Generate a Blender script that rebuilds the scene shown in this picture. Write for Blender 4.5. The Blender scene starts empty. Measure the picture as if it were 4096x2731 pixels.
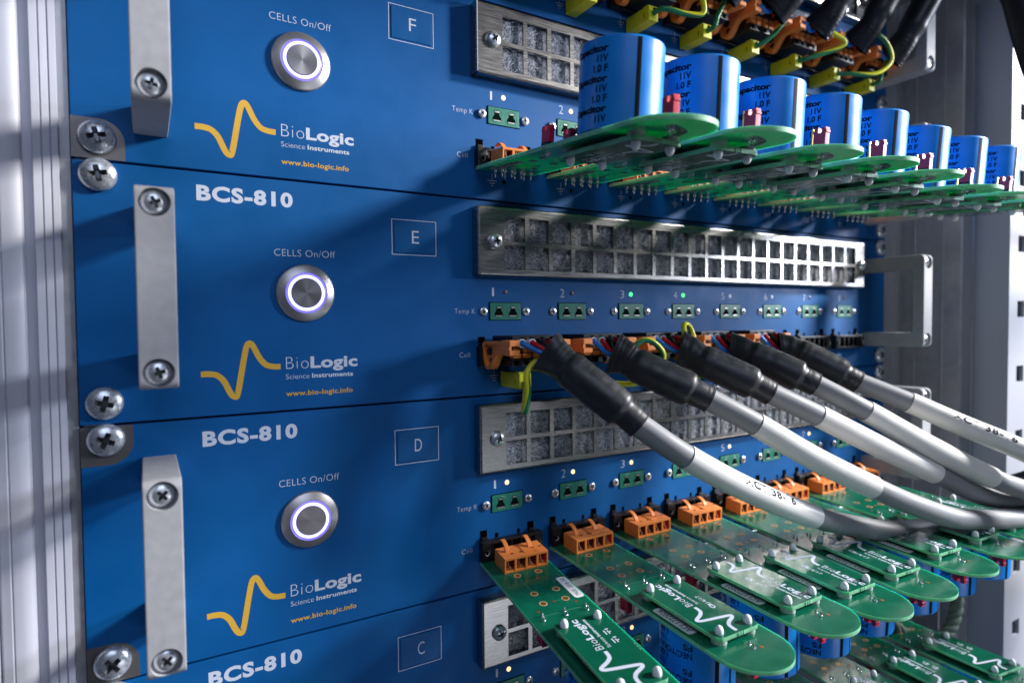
import bpy, bmesh, math, random
from mathutils import Vector, Matrix, Euler
random.seed(7)
S = 0.001                      # everything below is written in millimetres
sc = bpy.context.scene
COL = sc.collection

# ------------------------------------------------------------------ camera
cam_d = bpy.data.cameras.new('camera'); cam = bpy.data.objects.new('camera', cam_d); COL.objects.link(cam)
sc.camera = cam
def rodr(r):
    th = r.length; a = r / th
    return Matrix.Rotation(th, 3, a)
CP = (-89.725, -250.274, -132.196)
Rc = rodr(Vector((0.0288649, -0.5329679, -0.0175940))) @ Matrix(((1, 0, 0), (0, 0, -1), (0, 1, 0)))
r0, r1_, r2_ = Vector(Rc[0]), Vector(Rc[1]), Vector(Rc[2])
M = Matrix((r0, -r1_, -r2_)).transposed().to_4x4()
M.translation = Vector(CP) * S
cam.matrix_world = M
cam_d.sensor_width = 36.0
cam_d.lens = 2483.81 / 4096 * 36.0
cam_d.clip_start = 0.01; cam_d.clip_end = 20
cam_d.dof.use_dof = True
cam_d.dof.focus_distance = 0.255
cam_d.dof.aperture_fstop = 9.0

# ------------------------------------------------------------------ world + lamps
w = bpy.data.worlds.new('World'); sc.world = w; w.use_nodes = True
w.node_tree.nodes['Background'].inputs[0].default_value = (0.42, 0.50, 0.75, 1)
w.node_tree.nodes['Background'].inputs[1].default_value = 0.06
def lamp(name, pos, tgt, size, watt, col, size_y=None):
    d = bpy.data.lights.new(name, 'AREA'); o = bpy.data.objects.new(name, d); COL.objects.link(o)
    d.energy = watt; d.color = col
    d.shape = 'RECTANGLE'; d.size = size; d.size_y = size_y or size
    o.location = pos
    o.rotation_euler = (Vector(tgt) - Vector(pos)).to_track_quat('-Z', 'Y').to_euler()
    return o
lamp('key_lamp', (1.20, -0.585, 0.45), (0.05, 0, -0.10), 0.20, 38, (1.0, 0.97, 0.94))
lamp('side_lamp', (1.20, -0.63, 0.10), (0.0, 0, -0.15), 0.14, 12, (0.80, 0.86, 1.0))
lamp('front_lamp', (-0.15, -0.90, 0.50), (0.0, 0, -0.12), 0.6, 3.0, (0.68, 0.77, 1.0))
lamp('low_lamp', (0.35, -0.75, -0.55), (0.15, 0, -0.15), 0.3, 0.7, (0.85, 0.9, 1.0))
sc.view_settings.view_transform = 'Standard'
sc.view_settings.look = 'None'
sc.view_settings.exposure = 0; sc.view_settings.gamma = 1
sc.view_settings.use_curve_mapping = False
sc.cycles.max_bounces = 8
sc.cycles.sample_clamp_indirect = 6.0

# ------------------------------------------------------------------ materials
MATS = {}
def mat(name, base=(.5, .5, .5), rough=.5, metal=0.0, bump=None, vary=None, aniso=None, emis=None, emis_s=0, coat=0, sub=0, subc=None, spec=None, trans=0, specks=None):
    """bump=(scale, strength, stretch)  vary=(scale, amount, stretch): noise in object space"""
    m = bpy.data.materials.new(name); m.use_nodes = True
    nt = m.node_tree; b = nt.nodes['Principled BSDF']
    b.inputs['Base Color'].default_value = (*base, 1)
    b.inputs['Roughness'].default_value = rough
    b.inputs['Metallic'].default_value = metal
    if coat: b.inputs['Coat Weight'].default_value = coat; b.inputs['Coat Roughness'].default_value = .15
    if spec is not None: b.inputs['Specular IOR Level'].default_value = spec
    if sub:
        b.inputs['Subsurface Weight'].default_value = sub
        b.inputs['Subsurface Radius'].default_value = subc or (.001, .001, .001)
        b.inputs['Subsurface Scale'].default_value = 1.0
    if trans: b.inputs['Transmission Weight'].default_value = trans
    if emis:
        b.inputs['Emission Color'].default_value = (*emis, 1); b.inputs['Emission Strength'].default_value = emis_s
    tc = nt.nodes.new('ShaderNodeTexCoord')
    def noise(scale, stretch, detail=3):
        mp = nt.nodes.new('ShaderNodeMapping'); mp.inputs['Scale'].default_value = stretch or (1, 1, 1)
        nt.links.new(tc.outputs['Object'], mp.inputs['Vector'])
        n = nt.nodes.new('ShaderNodeTexNoise'); n.inputs['Scale'].default_value = scale; n.inputs['Detail'].default_value = detail
        nt.links.new(mp.outputs['Vector'], n.inputs['Vector'])
        return n
    if vary:
        n = noise(vary[0], vary[2] if len(vary) > 2 else None, 4)
        mr = nt.nodes.new('ShaderNodeMapRange'); mr.inputs['To Min'].default_value = 1 - vary[1]; mr.inputs['To Max'].default_value = 1 + vary[1]
        mr.inputs['From Min'].default_value = .3; mr.inputs['From Max'].default_value = .7
        nt.links.new(n.outputs['Fac'], mr.inputs['Value'])
        mx = nt.nodes.new('ShaderNodeVectorMath'); mx.operation = 'SCALE'
        mx.inputs[0].default_value = base
        nt.links.new(mr.outputs['Result'], mx.inputs['Scale'])
        nt.links.new(mx.outputs['Vector'], b.inputs['Base Color'])
        mr2 = nt.nodes.new('ShaderNodeMapRange'); mr2.inputs['To Min'].default_value = max(.04, rough - .09); mr2.inputs['To Max'].default_value = rough + .09
        mr2.inputs['From Min'].default_value = .3; mr2.inputs['From Max'].default_value = .7
        nt.links.new(n.outputs['Fac'], mr2.inputs['Value']); nt.links.new(mr2.outputs['Result'], b.inputs['Roughness'])
    if bump:
        n = noise(bump[0], bump[2] if len(bump) > 2 else None)
        bp = nt.nodes.new('ShaderNodeBump'); bp.inputs['Strength'].default_value = bump[1]; bp.inputs['Distance'].default_value = .0001
        nt.links.new(n.outputs['Fac'], bp.inputs['Height']); nt.links.new(bp.outputs['Normal'], b.inputs['Normal'])
    if specks:   # sparse dust / scuff marks: (scale, threshold, colour, stretch)
        n = noise(specks[0], specks[3], 2)
        mr = nt.nodes.new('ShaderNodeMapRange'); mr.inputs['From Min'].default_value = specks[1]; mr.inputs['From Max'].default_value = specks[1] + .08
        nt.links.new(n.outputs['Fac'], mr.inputs['Value'])
        mx = nt.nodes.new('ShaderNodeMix'); mx.data_type = 'RGBA'
        src = b.inputs['Base Color'].links[0].from_socket if b.inputs['Base Color'].links else None
        if src: nt.links.new(src, mx.inputs['A'])
        else: mx.inputs['A'].default_value = (*base, 1)
        mx.inputs['B'].default_value = (*specks[2], 1)
        nt.links.new(mr.outputs['Result'], mx.inputs['Factor']); nt.links.new(mx.outputs['Result'], b.inputs['Base Color'])
    MATS[name] = m
    return m
mat('panel_blue', (.0008, .097, .315), .52, bump=(2600, .6), vary=(60, .05), spec=.2, specks=(1100, .755, (.10, .22, .42), (1, 1, 1)))
mat('print_white', (.62, .68, .80), .5)
mat('print_yellow', (.72, .42, .04), .5)
mat('label_blue', (.001, .100, .31), .45, vary=(90, .05), spec=.25)
mat('seam_dark', (.008, .008, .010), .8, spec=.1)
mat('chassis_steel', (.12, .12, .13), .5, 1)
mat('bare_steel', (.20, .19, .19), .45, .8, bump=(900, .3, (1, 1, 12)))
mat('stainless', (.40, .39, .38), .30, 1, bump=(500, .10, (.6, 1, 16)), vary=(200, .10, (.5, 4, 30)))
mat('handle_alu', (.40, .40, .42), .75, .05, bump=(2200, .25), vary=(300, .08))
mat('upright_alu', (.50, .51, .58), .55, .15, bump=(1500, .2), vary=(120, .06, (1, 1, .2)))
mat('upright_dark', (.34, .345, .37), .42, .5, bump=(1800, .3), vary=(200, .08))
mat('door_grey', (.45, .46, .50), .55, 0, bump=(500, .6))
mat('rail_white', (.40, .42, .47), .45, 0, bump=(600, .2))
mat('zinc', (.66, .70, .75), .30, .75, vary=(900, .10))
mat('screw_recess', (.20, .22, .24), .35, .8)
mat('button_steel', (.46, .45, .46), .36, .8, bump=(900, .04))
mat('ring_glow', (.5, .5, .9), .4, emis=(.52, .50, 1.0), emis_s=2.1)
mat('ring_edge', (.12, .10, .5), .25, emis=(.24, .20, 1.0), emis_s=1.0)
mat('led_amber', (1, .8, .5), .4, emis=(1, .60, .25), emis_s=1.9)
mat('led_green', (.3, 1, .4), .4, emis=(.05, 1, .22), emis_s=2.0)
mat('led_off', (.10, .08, .10), .4)
mat('led_pale', (.6, .65, .75), .4, emis=(.5, .6, .8), emis_s=.35)  # unlit pale LED; its brightness is put in as a faint glow
mat('socket_green', (.012, .20, .14), .42, bump=(1500, .15), vary=(200, .06))
mat('socket_dark', (.004, .010, .008), .7, spec=0)
mat('contact', (.62, .61, .58), .35, .8)
mat('black_plastic', (.010, .010, .012), .38, bump=(1800, .2))
mat('black_hole', (.003, .003, .003), .8, spec=0)
mat('orange', (.95, .29, .06), .45, bump=(900, .2), vary=(150, .05))
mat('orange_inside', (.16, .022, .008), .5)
mat('red_glow', (.75, .03, .015), .45)
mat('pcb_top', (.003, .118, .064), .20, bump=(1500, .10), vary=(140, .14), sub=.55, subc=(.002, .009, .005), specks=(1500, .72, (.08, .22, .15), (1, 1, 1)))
mat('pcb_under', (.014, .27, .15), .20, vary=(120, .10), bump=(1500, .08), sub=.7, subc=(.002, .009, .005))  # paler than the top; light coming through the board put into its colour
mat('pcb_trace', (.003, .060, .036), .25)
mat('pcb_trace_light', (.03, .22, .13), .22)
mat('pcb_edge', (.22, .55, .32), .5, bump=(2500, .5), vary=(700, .12), sub=.6, subc=(.001, .003, .002))
mat('daughter', (.003, .098, .054), .14, spec=.35, bump=(4200, .10), vary=(200, .10))
mat('gold', (.80, .46, .12), .25, 1)
mat('pad_ring', (.50, .34, .19), .45, .2)
mat('hole_gold', (.30, .15, .03), .35, .6)
mat('via', (.55, .22, .08), .4, .8)
mat('nylon', (.86, .90, .92), .35, sub=.3, subc=(.001, .001, .001))
mat('nylon_dim', (.40, .52, .46), .4)
mat('solder', (.66, .66, .67), .22, 1)
mat('jumper_red', (.72, .022, .055), .38, bump=(1500, .2))
mat('cap_blue', (.006, .27, .84), .33, vary=(80, .05), coat=.05)
mat('cap_top', (.10, .30, .62), .3)
mat('ink_black', (.003, .005, .010), .6, spec=.1)
mat('sticker', (.84, .87, .89), .4)
mat('sticker_green_lit', (.84, .93, .86), .4)  # sticker greened by light through the daughter board, put into its colour
mat('shrink', (.020, .021, .027), .42, bump=(420, .5), vary=(160, .15), specks=(420, .70, (.09, .09, .09), (1, 1, 2.5)))
mat('jacket', (.225, .232, .25), .55, bump=(200, .15), vary=(60, .06))
mat('label_white', (.74, .725, .69), .38, bump=(300, .25), vary=(120, .03))
mat('wire_blue', (.01, .22, .75), .3)
mat('wire_red', (.68, .012, .03), .3)
mat('wire_black', (.008, .008, .009), .3)
mat('wire_green', (.012, .22, .08), .3)
mat('wire_yellow', (.82, .80, .03), .3)
mat('ferrule', (.72, .75, .78), .35)
mat('yellow_plug', (.74, .74, .02), .4, bump=(900, .2))
mat('twine', (.10, .14, .10), .8, bump=(1800, 1.0), vary=(900, .3))
mat('fibre', (.78, .80, .86), .7)
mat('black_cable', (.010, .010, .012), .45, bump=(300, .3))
# fibre pad: curly noise
def pad_mat():
    m = bpy.data.materials.new('filter_pad'); m.use_nodes = True; nt = m.node_tree; b = nt.nodes['Principled BSDF']
    tc = nt.nodes.new('ShaderNodeTexCoord')
    n = nt.nodes.new('ShaderNodeTexNoise'); n.inputs['Scale'].default_value = 420; n.inputs['Detail'].default_value = 5; n.inputs['Distortion'].default_value = 3
    nt.links.new(tc.outputs['Object'], n.inputs['Vector'])
    r = nt.nodes.new('ShaderNodeValToRGB'); r.color_ramp.elements[0].position = .38; r.color_ramp.elements[0].color = (.11, .115, .13, 1)
    r.color_ramp.elements[1].position = .68; r.color_ramp.elements[1].color = (.42, .44, .49, 1)
    nt.links.new(n.outputs['Fac'], r.inputs['Fac']); nt.links.new(r.outputs['Color'], b.inputs['Base Color'])
    b.inputs['Roughness'].default_value = .85
    bp = nt.nodes.new('ShaderNodeBump'); bp.inputs['Distance'].default_value = .001; bp.inputs['Strength'].default_value = .8
    nt.links.new(n.outputs['Fac'], bp.inputs['Height']); nt.links.new(bp.outputs['Normal'], b.inputs['Normal'])
    MATS['filter_pad'] = m
pad_mat()

# ------------------------------------------------------------------ mesh helpers
def set_normals(me, ang=40):
    """area weighted corner normals, so wide flat faces stay flat next to their small bevels"""
    ca = math.cos(math.radians(ang)); P = me.polygons
    N = [p.normal.copy() for p in P]; A = [p.area for p in P]; vf = {}
    for p in P:
        for v in p.vertices: vf.setdefault(v, []).append(p.index)
    out = []
    for p in P:
        n0 = N[p.index]
        for v in p.vertices:
            n = Vector((0, 0, 0))
            for q in vf[v]:
                if N[q].dot(n0) > ca: n += N[q] * A[q]
            out.append(n.normalized() if n.length > 0 else n0)
    me.normals_split_custom_set(out)
class MB:
    def __init__(s): s.v = []; s.f = []; s.m = []; s.mats = []
    def mi(s, name):
        if name not in s.mats: s.mats.append(name)
        return s.mats.index(name)
    def add(s, verts, faces, m):
        o = len(s.v); s.v += [tuple(v) for v in verts]; i = s.mi(m) if isinstance(m, str) else None
        for k, f in enumerate(faces):
            s.f.append(tuple(o + a for a in f)); s.m.append(i if i is not None else s.mi(m[k]))
        return s
    def bm(s, b, m, mx=None):
        vs = [(mx @ v.co if mx else v.co.copy()) for v in b.verts]
        b.verts.index_update()
        s.add(vs, [tuple(v.index for v in f.verts) for f in b.faces], m); b.free(); return s
    def box(s, x0, x1, y0, y1, z0, z1, m, bev=0, seg=2, mx=None):
        b = bmesh.new(); bmesh.ops.create_cube(b, size=1)
        for v in b.verts:
            v.co = Vector(((x0 + x1) / 2 + v.co.x * (x1 - x0), (y0 + y1) / 2 + v.co.y * (y1 - y0), (z0 + z1) / 2 + v.co.z * (z1 - z0)))
        if bev: bmesh.ops.bevel(b, geom=b.edges[:], offset=bev, segments=seg, profile=.5, affect='EDGES')
        return s.bm(b, m, mx)
    def prism(s, pts, lo, hi, axis, m, bev=0, cap_m=None, mx=None):
        """pts 2-D outline; axis 'x': pts=(y,z); 'y': pts=(x,z); 'z': pts=(x,y)"""
        def to(p, t): return {'x': (t, p[0], p[1]), 'y': (p[0], t, p[1]), 'z': (p[0], p[1], t)}[axis]
        b = bmesh.new(); n = len(pts)
        A = [b.verts.new(to(p, lo)) for p in pts]; B = [b.verts.new(to(p, hi)) for p in pts]
        f1 = b.faces.new(A); f2 = b.faces.new(B[::-1])
        for i in range(n): b.faces.new((A[i], B[i], B[(i + 1) % n], A[(i + 1) % n]))
        bmesh.ops.recalc_face_normals(b, faces=b.faces[:])
        if bev:
            eds = [e for e in b.edges if (f1 in e.link_faces) or (f2 in e.link_faces)]
            bmesh.ops.bevel(b, geom=eds, offset=bev, segments=2, profile=.5, affect='EDGES')
        if cap_m:
            b.normal_update(); ax = 'xyz'.index(axis)
            ms = [cap_m if abs(f.normal[ax]) > .9 else m for f in b.faces]
            return s.bm(b, ms, mx)
        return s.bm(b, m, mx)
    def lathe(s, prof, cen, axis, m, seg=24, mx=None, ms=None, caps=True):
        """prof: list (r, h); axis vector direction of h"""
        ax = Vector(axis).normalized(); t = Vector((0, 0, 1)) if abs(ax.z) < .9 else Vector((1, 0, 0))
        u = ax.cross(t).normalized(); v = ax.cross(u); c = Vector(cen); vs = []; fs = []; mm = []
        for r, h in prof:
            for k in range(seg):
                a = 2 * math.pi * k / seg; vs.append(c + ax * h + (u * math.cos(a) + v * math.sin(a)) * r)
        for i in range(len(prof) - 1):
            for k in range(seg):
                k2 = (k + 1) % seg; fs.append((i * seg + k, i * seg + k2, (i + 1) * seg + k2, (i + 1) * seg + k)); mm.append(ms[i] if ms else m)
        if caps and prof[0][0] > 1e-6: fs.append(tuple(range(seg - 1, -1, -1))); mm.append(ms[0] if ms else m)
        L = (len(prof) - 1) * seg
        if caps and prof[-1][0] > 1e-6: fs.append(tuple(L + k for k in range(seg))); mm.append(ms[-1] if ms else m)
        if mx: vs = [mx @ q for q in vs]
        return s.add(vs, fs, mm)
    def tube(s, pts, rad, m, seg=16, caps=True, flat=None, stripe=None, twist=0):
        pts = [Vector(p) for p in pts]; n = len(pts)
        rad = rad if hasattr(rad, '__len__') else [rad] * n
        T = [(pts[min(i + 1, n - 1)] - pts[max(i - 1, 0)]).normalized() for i in range(n)]
        up = Vector((0, 0, 1)) if abs(T[0].z) < .9 else Vector((1, 0, 0))
        u = (up - T[0] * up.dot(T[0])).normalized(); vs = []; fs = []; mm = []; L = 0
        for i in range(n):
            u = (u - T[i] * u.dot(T[i])).normalized(); v = T[i].cross(u)
            if i: L += (pts[i] - pts[i - 1]).length
            fl = flat[i] if flat else (1, 1)
            for k in range(seg):
                a = 2 * math.pi * k / seg + twist * L
                vs.append(pts[i] + (u * math.cos(a) * fl[0] + v * math.sin(a) * fl[1]) * rad[i])
        for i in range(n - 1):
            for k in range(seg):
                k2 = (k + 1) % seg; fs.append((i * seg + k, i * seg + k2, (i + 1) * seg + k2, (i + 1) * seg + k))
                mm.append(stripe if stripe and k < seg * .45 else m)
        if caps:
            fs.append(tuple(range(seg - 1, -1, -1))); mm.append(m); fs.append(tuple((n - 1) * seg + k for k in range(seg))); mm.append(m)
        return s.add(vs, fs, mm)
    def build(s, name, parent=None, loc=(0, 0, 0), rot=(0, 0, 0), sharp=32):
        me = bpy.data.meshes.new(name)
        me.from_pydata([(a * S, b * S, c * S) for a, b, c in s.v], [], s.f)
        for n in s.mats: me.materials.append(MATS[n])
        for p, i in zip(me.polygons, s.m): p.material_index = i
        b = bmesh.new(); b.from_mesh(me)
        bmesh.ops.recalc_face_normals(b, faces=b.faces[:]) if getattr(s, 'recalc', True) else None
        ca = math.radians(sharp)
        for f in b.faces: f.smooth = True
        for e in b.edges:
            if len(e.link_faces) == 2: e.smooth = e.calc_face_angle(0) < ca
        b.to_mesh(me); b.free()
        if len(me.polygons) < 30000: set_normals(me)
        return link(name, me, parent, loc, rot)
def link(name, me, parent=None, loc=(0, 0, 0), rot=(0, 0, 0)):
    o = bpy.data.objects.new(name, me); COL.objects.link(o)
    o.location = Vector(loc) * S; o.rotation_euler = rot
    if parent: o.parent = parent
    return o
def thing(name, label, cat, loc=(0, 0, 0), rot=(0, 0, 0), group=None, kind=None):
    o = bpy.data.objects.new(name, None); COL.objects.link(o); o.empty_display_size = .01
    o.location = Vector(loc) * S; o.rotation_euler = rot
    tag(o, label, cat, group, kind); return o
def tag(o, label, cat, group=None, kind=None):
    o['label'] = label; o['category'] = cat
    if group: o['group'] = group
    if kind: o['kind'] = kind
    return o
def copy_tree(o, parent=None):
    c = o.copy(); COL.objects.link(c)
    if parent: c.parent = parent
    for ch in list(o.children): copy_tree(ch, c)
    return c
def spline(P, n=10):
    P = [Vector(p) for p in P]; out = []
    for i in range(len(P) - 1):
        a = P[max(i - 1, 0)]; b = P[i]; c = P[i + 1]; d = P[min(i + 2, len(P) - 1)]
        for k in range(n):
            t = k / n
            out.append(.5 * ((2 * b) + (c - a) * t + (2 * a - 5 * b + 4 * c - d) * t * t + (3 * b - a - 3 * c + d) * t ** 3))
    out.append(P[-1]); return out
_tx = {}
def text_flat(s, offset=0.0, space=1.0):
    """flat filled letters -> (verts2d, faces) with the tight bounding box moved to 0..1 x 0..1 of its own size"""
    key = (s, offset, space)
    if key in _tx: return _tx[key]
    cu = bpy.data.curves.new('t', 'FONT'); cu.body = s; cu.size = 1; cu.offset = offset; cu.space_character = space; cu.resolution_u = 4; cu.fill_mode = 'FRONT'
    o = bpy.data.objects.new('t', cu); COL.objects.link(o)
    bpy.context.view_layer.update(); dg = bpy.context.evaluated_depsgraph_get(); ev = o.evaluated_get(dg); me = ev.to_mesh()
    vs = [(v.co.x, v.co.y) for v in me.vertices]; fs = [tuple(p.vertices) for p in me.polygons]
    ev.to_mesh_clear(); bpy.data.objects.remove(o); bpy.data.curves.remove(cu)
    _tx[key] = (vs, fs); return vs, fs
def put_text(mb, s, fn, x0, x1, z0, z1, m, offset=0.0, space=1.0, cap_only=None):
    """letters fitted into x0..x1, with the height of cap_only (default s) fitted to z0..z1, baseline z0"""
    vs, fs = text_flat(s, offset, space); rv, _ = text_flat(cap_only or 'E', offset)
    h0 = min(v[1] for v in rv); h1 = max(v[1] for v in rv); a0 = min(v[0] for v in vs); a1 = max(v[0] for v in vs)
    out = [fn(x0 + (v[0] - a0) / (a1 - a0) * (x1 - x0), z0 + (v[1] - h0) / (h1 - h0) * (z1 - z0)) for v in vs]
    mb.recalc = False
    mb.add(out, fs, m)
def stroke(mb, P, wd, fn, m, n=10, close=False):
    Q = [Vector((p[0], p[1])) for p in [tuple(q)[:2] for q in (spline([(a, b, 0) for a, b in P], n) if n > 1 else [Vector((a, b, 0)) for a, b in P])]]
    vs = []; fs = []; pa = pb = None
    for i, q in enumerate(Q):
        t = (Q[min(i + 1, len(Q) - 1)] - Q[max(i - 1, 0)]).normalized(); nn = Vector((-t.y, t.x)) * wd / 2
        a, b_ = q + nn, q - nn
        if pa is not None:      # the inner edge of a tight bend must not fold over itself
            if (a - pa).dot(t) < .004: a = pa
            if (b_ - pb).dot(t) < .004: b_ = pb
        pa, pb = a, b_
        vs += [fn(*a), fn(*b_)]
    for i in range(len(Q) - 1): fs.append((2 * i, 2 * i + 1, 2 * i + 3, 2 * i + 2))
    mb.recalc = False
    mb.add(vs, fs, m)
WAVE = [(-72.9, -61.4), (-70.2, -61.4), (-67.6, -62.0), (-65.3, -64.3), (-63.3, -68.6), (-61.9, -70.2), (-60.7, -68.9), (-58.6, -57.5), (-57.4, -51.9), (-56.2, -50.5), (-54.9, -52.0), (-53.1, -55.8), (-50.8, -58.7), (-48.2, -59.6), (-45.4, -59.75)]

# ------------------------------------------------------------------ screws (shared meshes)
def phillips(name, r, h, dome, slot=.62, sw=.17, depth=.5, star=False):
    """pan head facing -y with a modelled cross recess"""
    b = bmesh.new(); mb = MB()
    prof = [(r * .98, 0), (r, h * .25), (r * .97, h * .5)] + [(r * math.cos(a), h * .5 + dome * math.sin(a)) for a in [math.radians(q) for q in (12, 24, 36, 48, 60, 72, 82)]] + [(0.0001, h * .5 + dome)]
    mb.lathe(prof, (0, 0, 0), (0, -1, 0), 'zinc', 40)
    o = mb.build(name + '_tmp')
    c = MB(); top = h * .5 + dome
    for ang in ([0, 90] if not star else [0, 60, 120]):
        mx = Matrix.Rotation(math.radians(ang + 20), 4, 'Y')
        l = r * slot; ww = r * sw
        y0 = -(top - depth * r); y1 = -(top + .5)
        vs = [(-l * .35, y0, -ww * .5), (l * .35, y0, -ww * .5), (l * .35, y0, ww * .5), (-l * .35, y0, ww * .5),
              (-l, y1, -ww), (l, y1, -ww), (l, y1, ww), (-l, y1, ww)]
        c.add([mx @ Vector(q) for q in vs], [(0, 1, 2, 3), (7, 6, 5, 4), (0, 4, 5, 1), (1, 5, 6, 2), (2, 6, 7, 3), (3, 7, 4, 0)], 'screw_recess')
    co = c.build(name + '_cut', sharp=5)
    md = o.modifiers.new('b', 'BOOLEAN'); md.operation = 'DIFFERENCE'; md.object = co; md.solver = 'EXACT'; md.use_self = True
    try: md.material_mode = 'TRANSFER'
    except Exception: pass
    bpy.context.view_layer.update()
    me = bpy.data.meshes.new_from_object(o.evaluated_get(bpy.context.evaluated_depsgraph_get()))
    me.name = name; set_normals(me)
    bpy.data.objects.remove(o); bpy.data.objects.remove(co)
    return me
SCREW_BIG = phillips('mounting_screw', 5.6, 1.6, 2.6, slot=.60, sw=.17, depth=.5)
SCREW_HANDLE = phillips('handle_screw', 3.6, 1.2, 1.6)
SCREW_GRILLE = phillips('grille_screw', 3.5, 1.4, 1.6)
SCREW_SMALL = phillips('socket_screw', 2.05, .8, .7)

# ------------------------------------------------------------------ rack units
PITCH = 38.15
UNIT_Z = {'G': 88.9, 'F': 0.0, 'E': -88.9, 'D': -177.8, 'C': -266.7}
pf = lambda x, z: (x, -.06, z)
def panel_mesh():
    mb = MB(); mb.box(-109.4, 370.3, 0, 3, -76.7, 11.4, 'panel_blue', .35, 2); return mb
def make_lettering(letter):
    mb = MB()
    put_text(mb, 'CELLS On/Off', pf, -46.9, -23.8, -17.35, -14.8, 'print_white', -.012, 1.05)
    put_text(mb, 'BCS-810', pf, -72.9, -39.7, 1.2, 6.75, 'print_white', .042, 1.12)
    put_text(mb, 'Bio', pf, -43.4, -34.9, -60.75, -56.2, 'print_white', -.022, 1.1)
    put_text(mb, 'Logic', pf, -34.2, -15.5, -60.85, -56.25, 'print_white', .035, 1.05)
    put_text(mb, 'Science', pf, -43.5, -34.7, -64.7, -62.8, 'print_white', -.012)
    put_text(mb, 'Instruments', pf, -33.7, -17.4, -64.65, -62.85, 'print_white', .03, 1.05)
    put_text(mb, 'Temp K', pf, 28.4, 38.6, -39.5, -37.35, 'print_white', -.014, 1.08)
    put_text(mb, 'Cell', pf, 30.6, 35.8, -59.1, -57.0, 'print_white', -.014, 1.08)
    return mb
def frame_line():
    mb = MB(); a = .14; mb.recalc = False
    V = [pf(x, z) for x, z in ((-a, a), (19.9 + a, a), (19.9 + a, -14.65 - a), (-a, -14.65 - a), (a, -a), (19.9 - a, -a), (19.9 - a, -14.65 + a), (a, -14.65 + a))]
    mb.add(V, [(i, (i + 1) % 4, 4 + (i + 1) % 4, 4 + i) for i in range(4)], 'print_white'); return mb
def channel_mark(k):
    mb = MB(); x = 47.35
    put_text(mb, str(k + 1), pf, x + (.1 if k == 0 else 0), x + (1.15 if k == 0 else 2.4), -31.6, -27.75, 'print_white', -.018, cap_only='1')
    return mb
def earth_mark():
    mb = MB(); xe = 48.1
    stroke(mb, [(xe, -64.8), (xe, -68)], .22, pf, 'print_white', 1)
    for i, (hw, z) in enumerate(((2.3, -68), (1.3, -69.15), (.5, -70.3))): stroke(mb, [(xe - hw, z), (xe + hw, z)], .25, pf, 'print_white', 1)
    return mb
def make_yellow():
    mb = MB(); stroke(mb, WAVE, 2.1, pf, 'print_yellow', 8)
    put_text(mb, 'www.bio-logic.info', pf, -43.6, -17.7, -71.3, -69.35, 'print_yellow', .022, 1.06)
    return mb
YELLOW_ME = None; BLANK = {}
def handle_mesh():
    H = 60.0; R = 3.0; o = [];
    def arc(cy, cz, r, a0, a1): return [(cy + r * math.cos(math.radians(a0 + (a1 - a0) * i / 6)), cz + r * math.sin(math.radians(a0 + (a1 - a0) * i / 6))) for i in range(7)]
    o += [(0, 0), ] + arc(-40 + R, -R, R, 90, 180) + arc(-40 + R, -H + R, R, 180, 270) + [(0, -H), (0, -H + 9.3)]
    o += arc(-33 + 1.5, -H + 9.3 + 1.5, 1.5, 270, 180) + arc(-33 + 1.5, -9.3 - 1.5, 1.5, 180, 90) + [(0, -9.3)]
    mb = MB(); mb.prism(o, -5.2, 5.2, 'x', 'handle_alu', .45)
    ob = mb.build('handle_tmp')
    c = MB()
    for z in (-4.9, -H + 4.9): c.lathe([(4.25, 0), (4.25, 6)], (0, -37.2, z), (0, -1, 0), 'handle_alu', 32)
    co = c.build('handle_cut')
    md = ob.modifiers.new('b', 'BOOLEAN'); md.operation = 'DIFFERENCE'; md.object = co; md.solver = 'EXACT'
    bpy.context.view_layer.update()
    me = bpy.data.meshes.new_from_object(ob.evaluated_get(bpy.context.evaluated_depsgraph_get())); me.name = 'handle'; set_normals(me)
    bpy.data.objects.remove(ob); bpy.data.objects.remove(co)
    return me
HANDLE_ME = handle_mesh()
def grille_mesh():
    mb = MB(); y = -6.0; x0, x1, z0, z1 = 37.6, 335.2, -22.7, 8.4; P = 13.12; cx0 = 50.9; cw = 10.95; rows = ((-7.0, 3.95), (-19.8, -8.85))
    t = .9
    # front sheet as bars butted end to end
    mb.box(x0 + 1.0, cx0, y, y + t, z0 + 1, z1 - 1, 'stainless')
    xe = cx0 + 20 * P + cw
    mb.box(xe, x1 - 1, y, y + t, z0 + 1, z1 - 1, 'stainless')
    mb.box(cx0, xe, y, y + t, rows[0][1], z1 - 1, 'stainless'); mb.box(cx0, xe, y, y + t, z0 + 1, rows[1][0], 'stainless')
    mb.box(cx0, xe, y, y + t, rows[1][1], rows[0][0], 'stainless')
    for k in range(20):
        a = cx0 + k * P + cw
        for r in rows: mb.box(a, a + P - cw, y, y + t, r[0], r[1], 'stainless')
    # folded rounded rims and sides
    def fold(axis, pos, sgn, lo, hi):
        pr = [(y, pos - sgn * 1.0)] + [(y + 1 - math.cos(math.radians(a)), pos - sgn * (1 - math.sin(math.radians(a)))) for a in range(0, 91, 15)] + [(0, pos), (0, pos - sgn * t), (y + 1.2, pos - sgn * t), (y + t, pos - sgn * 1.0)]
        if axis == 'x': mb.prism(pr, lo, hi, 'x', 'stainless')
        else: mb.prism([(q, p) for p, q in pr], lo, hi, 'z', 'stainless')
    fold('x', z1, 1, x0 + 1.2, x1 - 1.2); fold('x', z0, -1, x0 + 1.2, x1 - 1.2)
    fold('z', x0, -1, z0 + .35, z1 - .35); fold('z', x1, 1, z0 + .35, z1 - .35)
    # scored fold lines round the frame
    return mb
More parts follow.
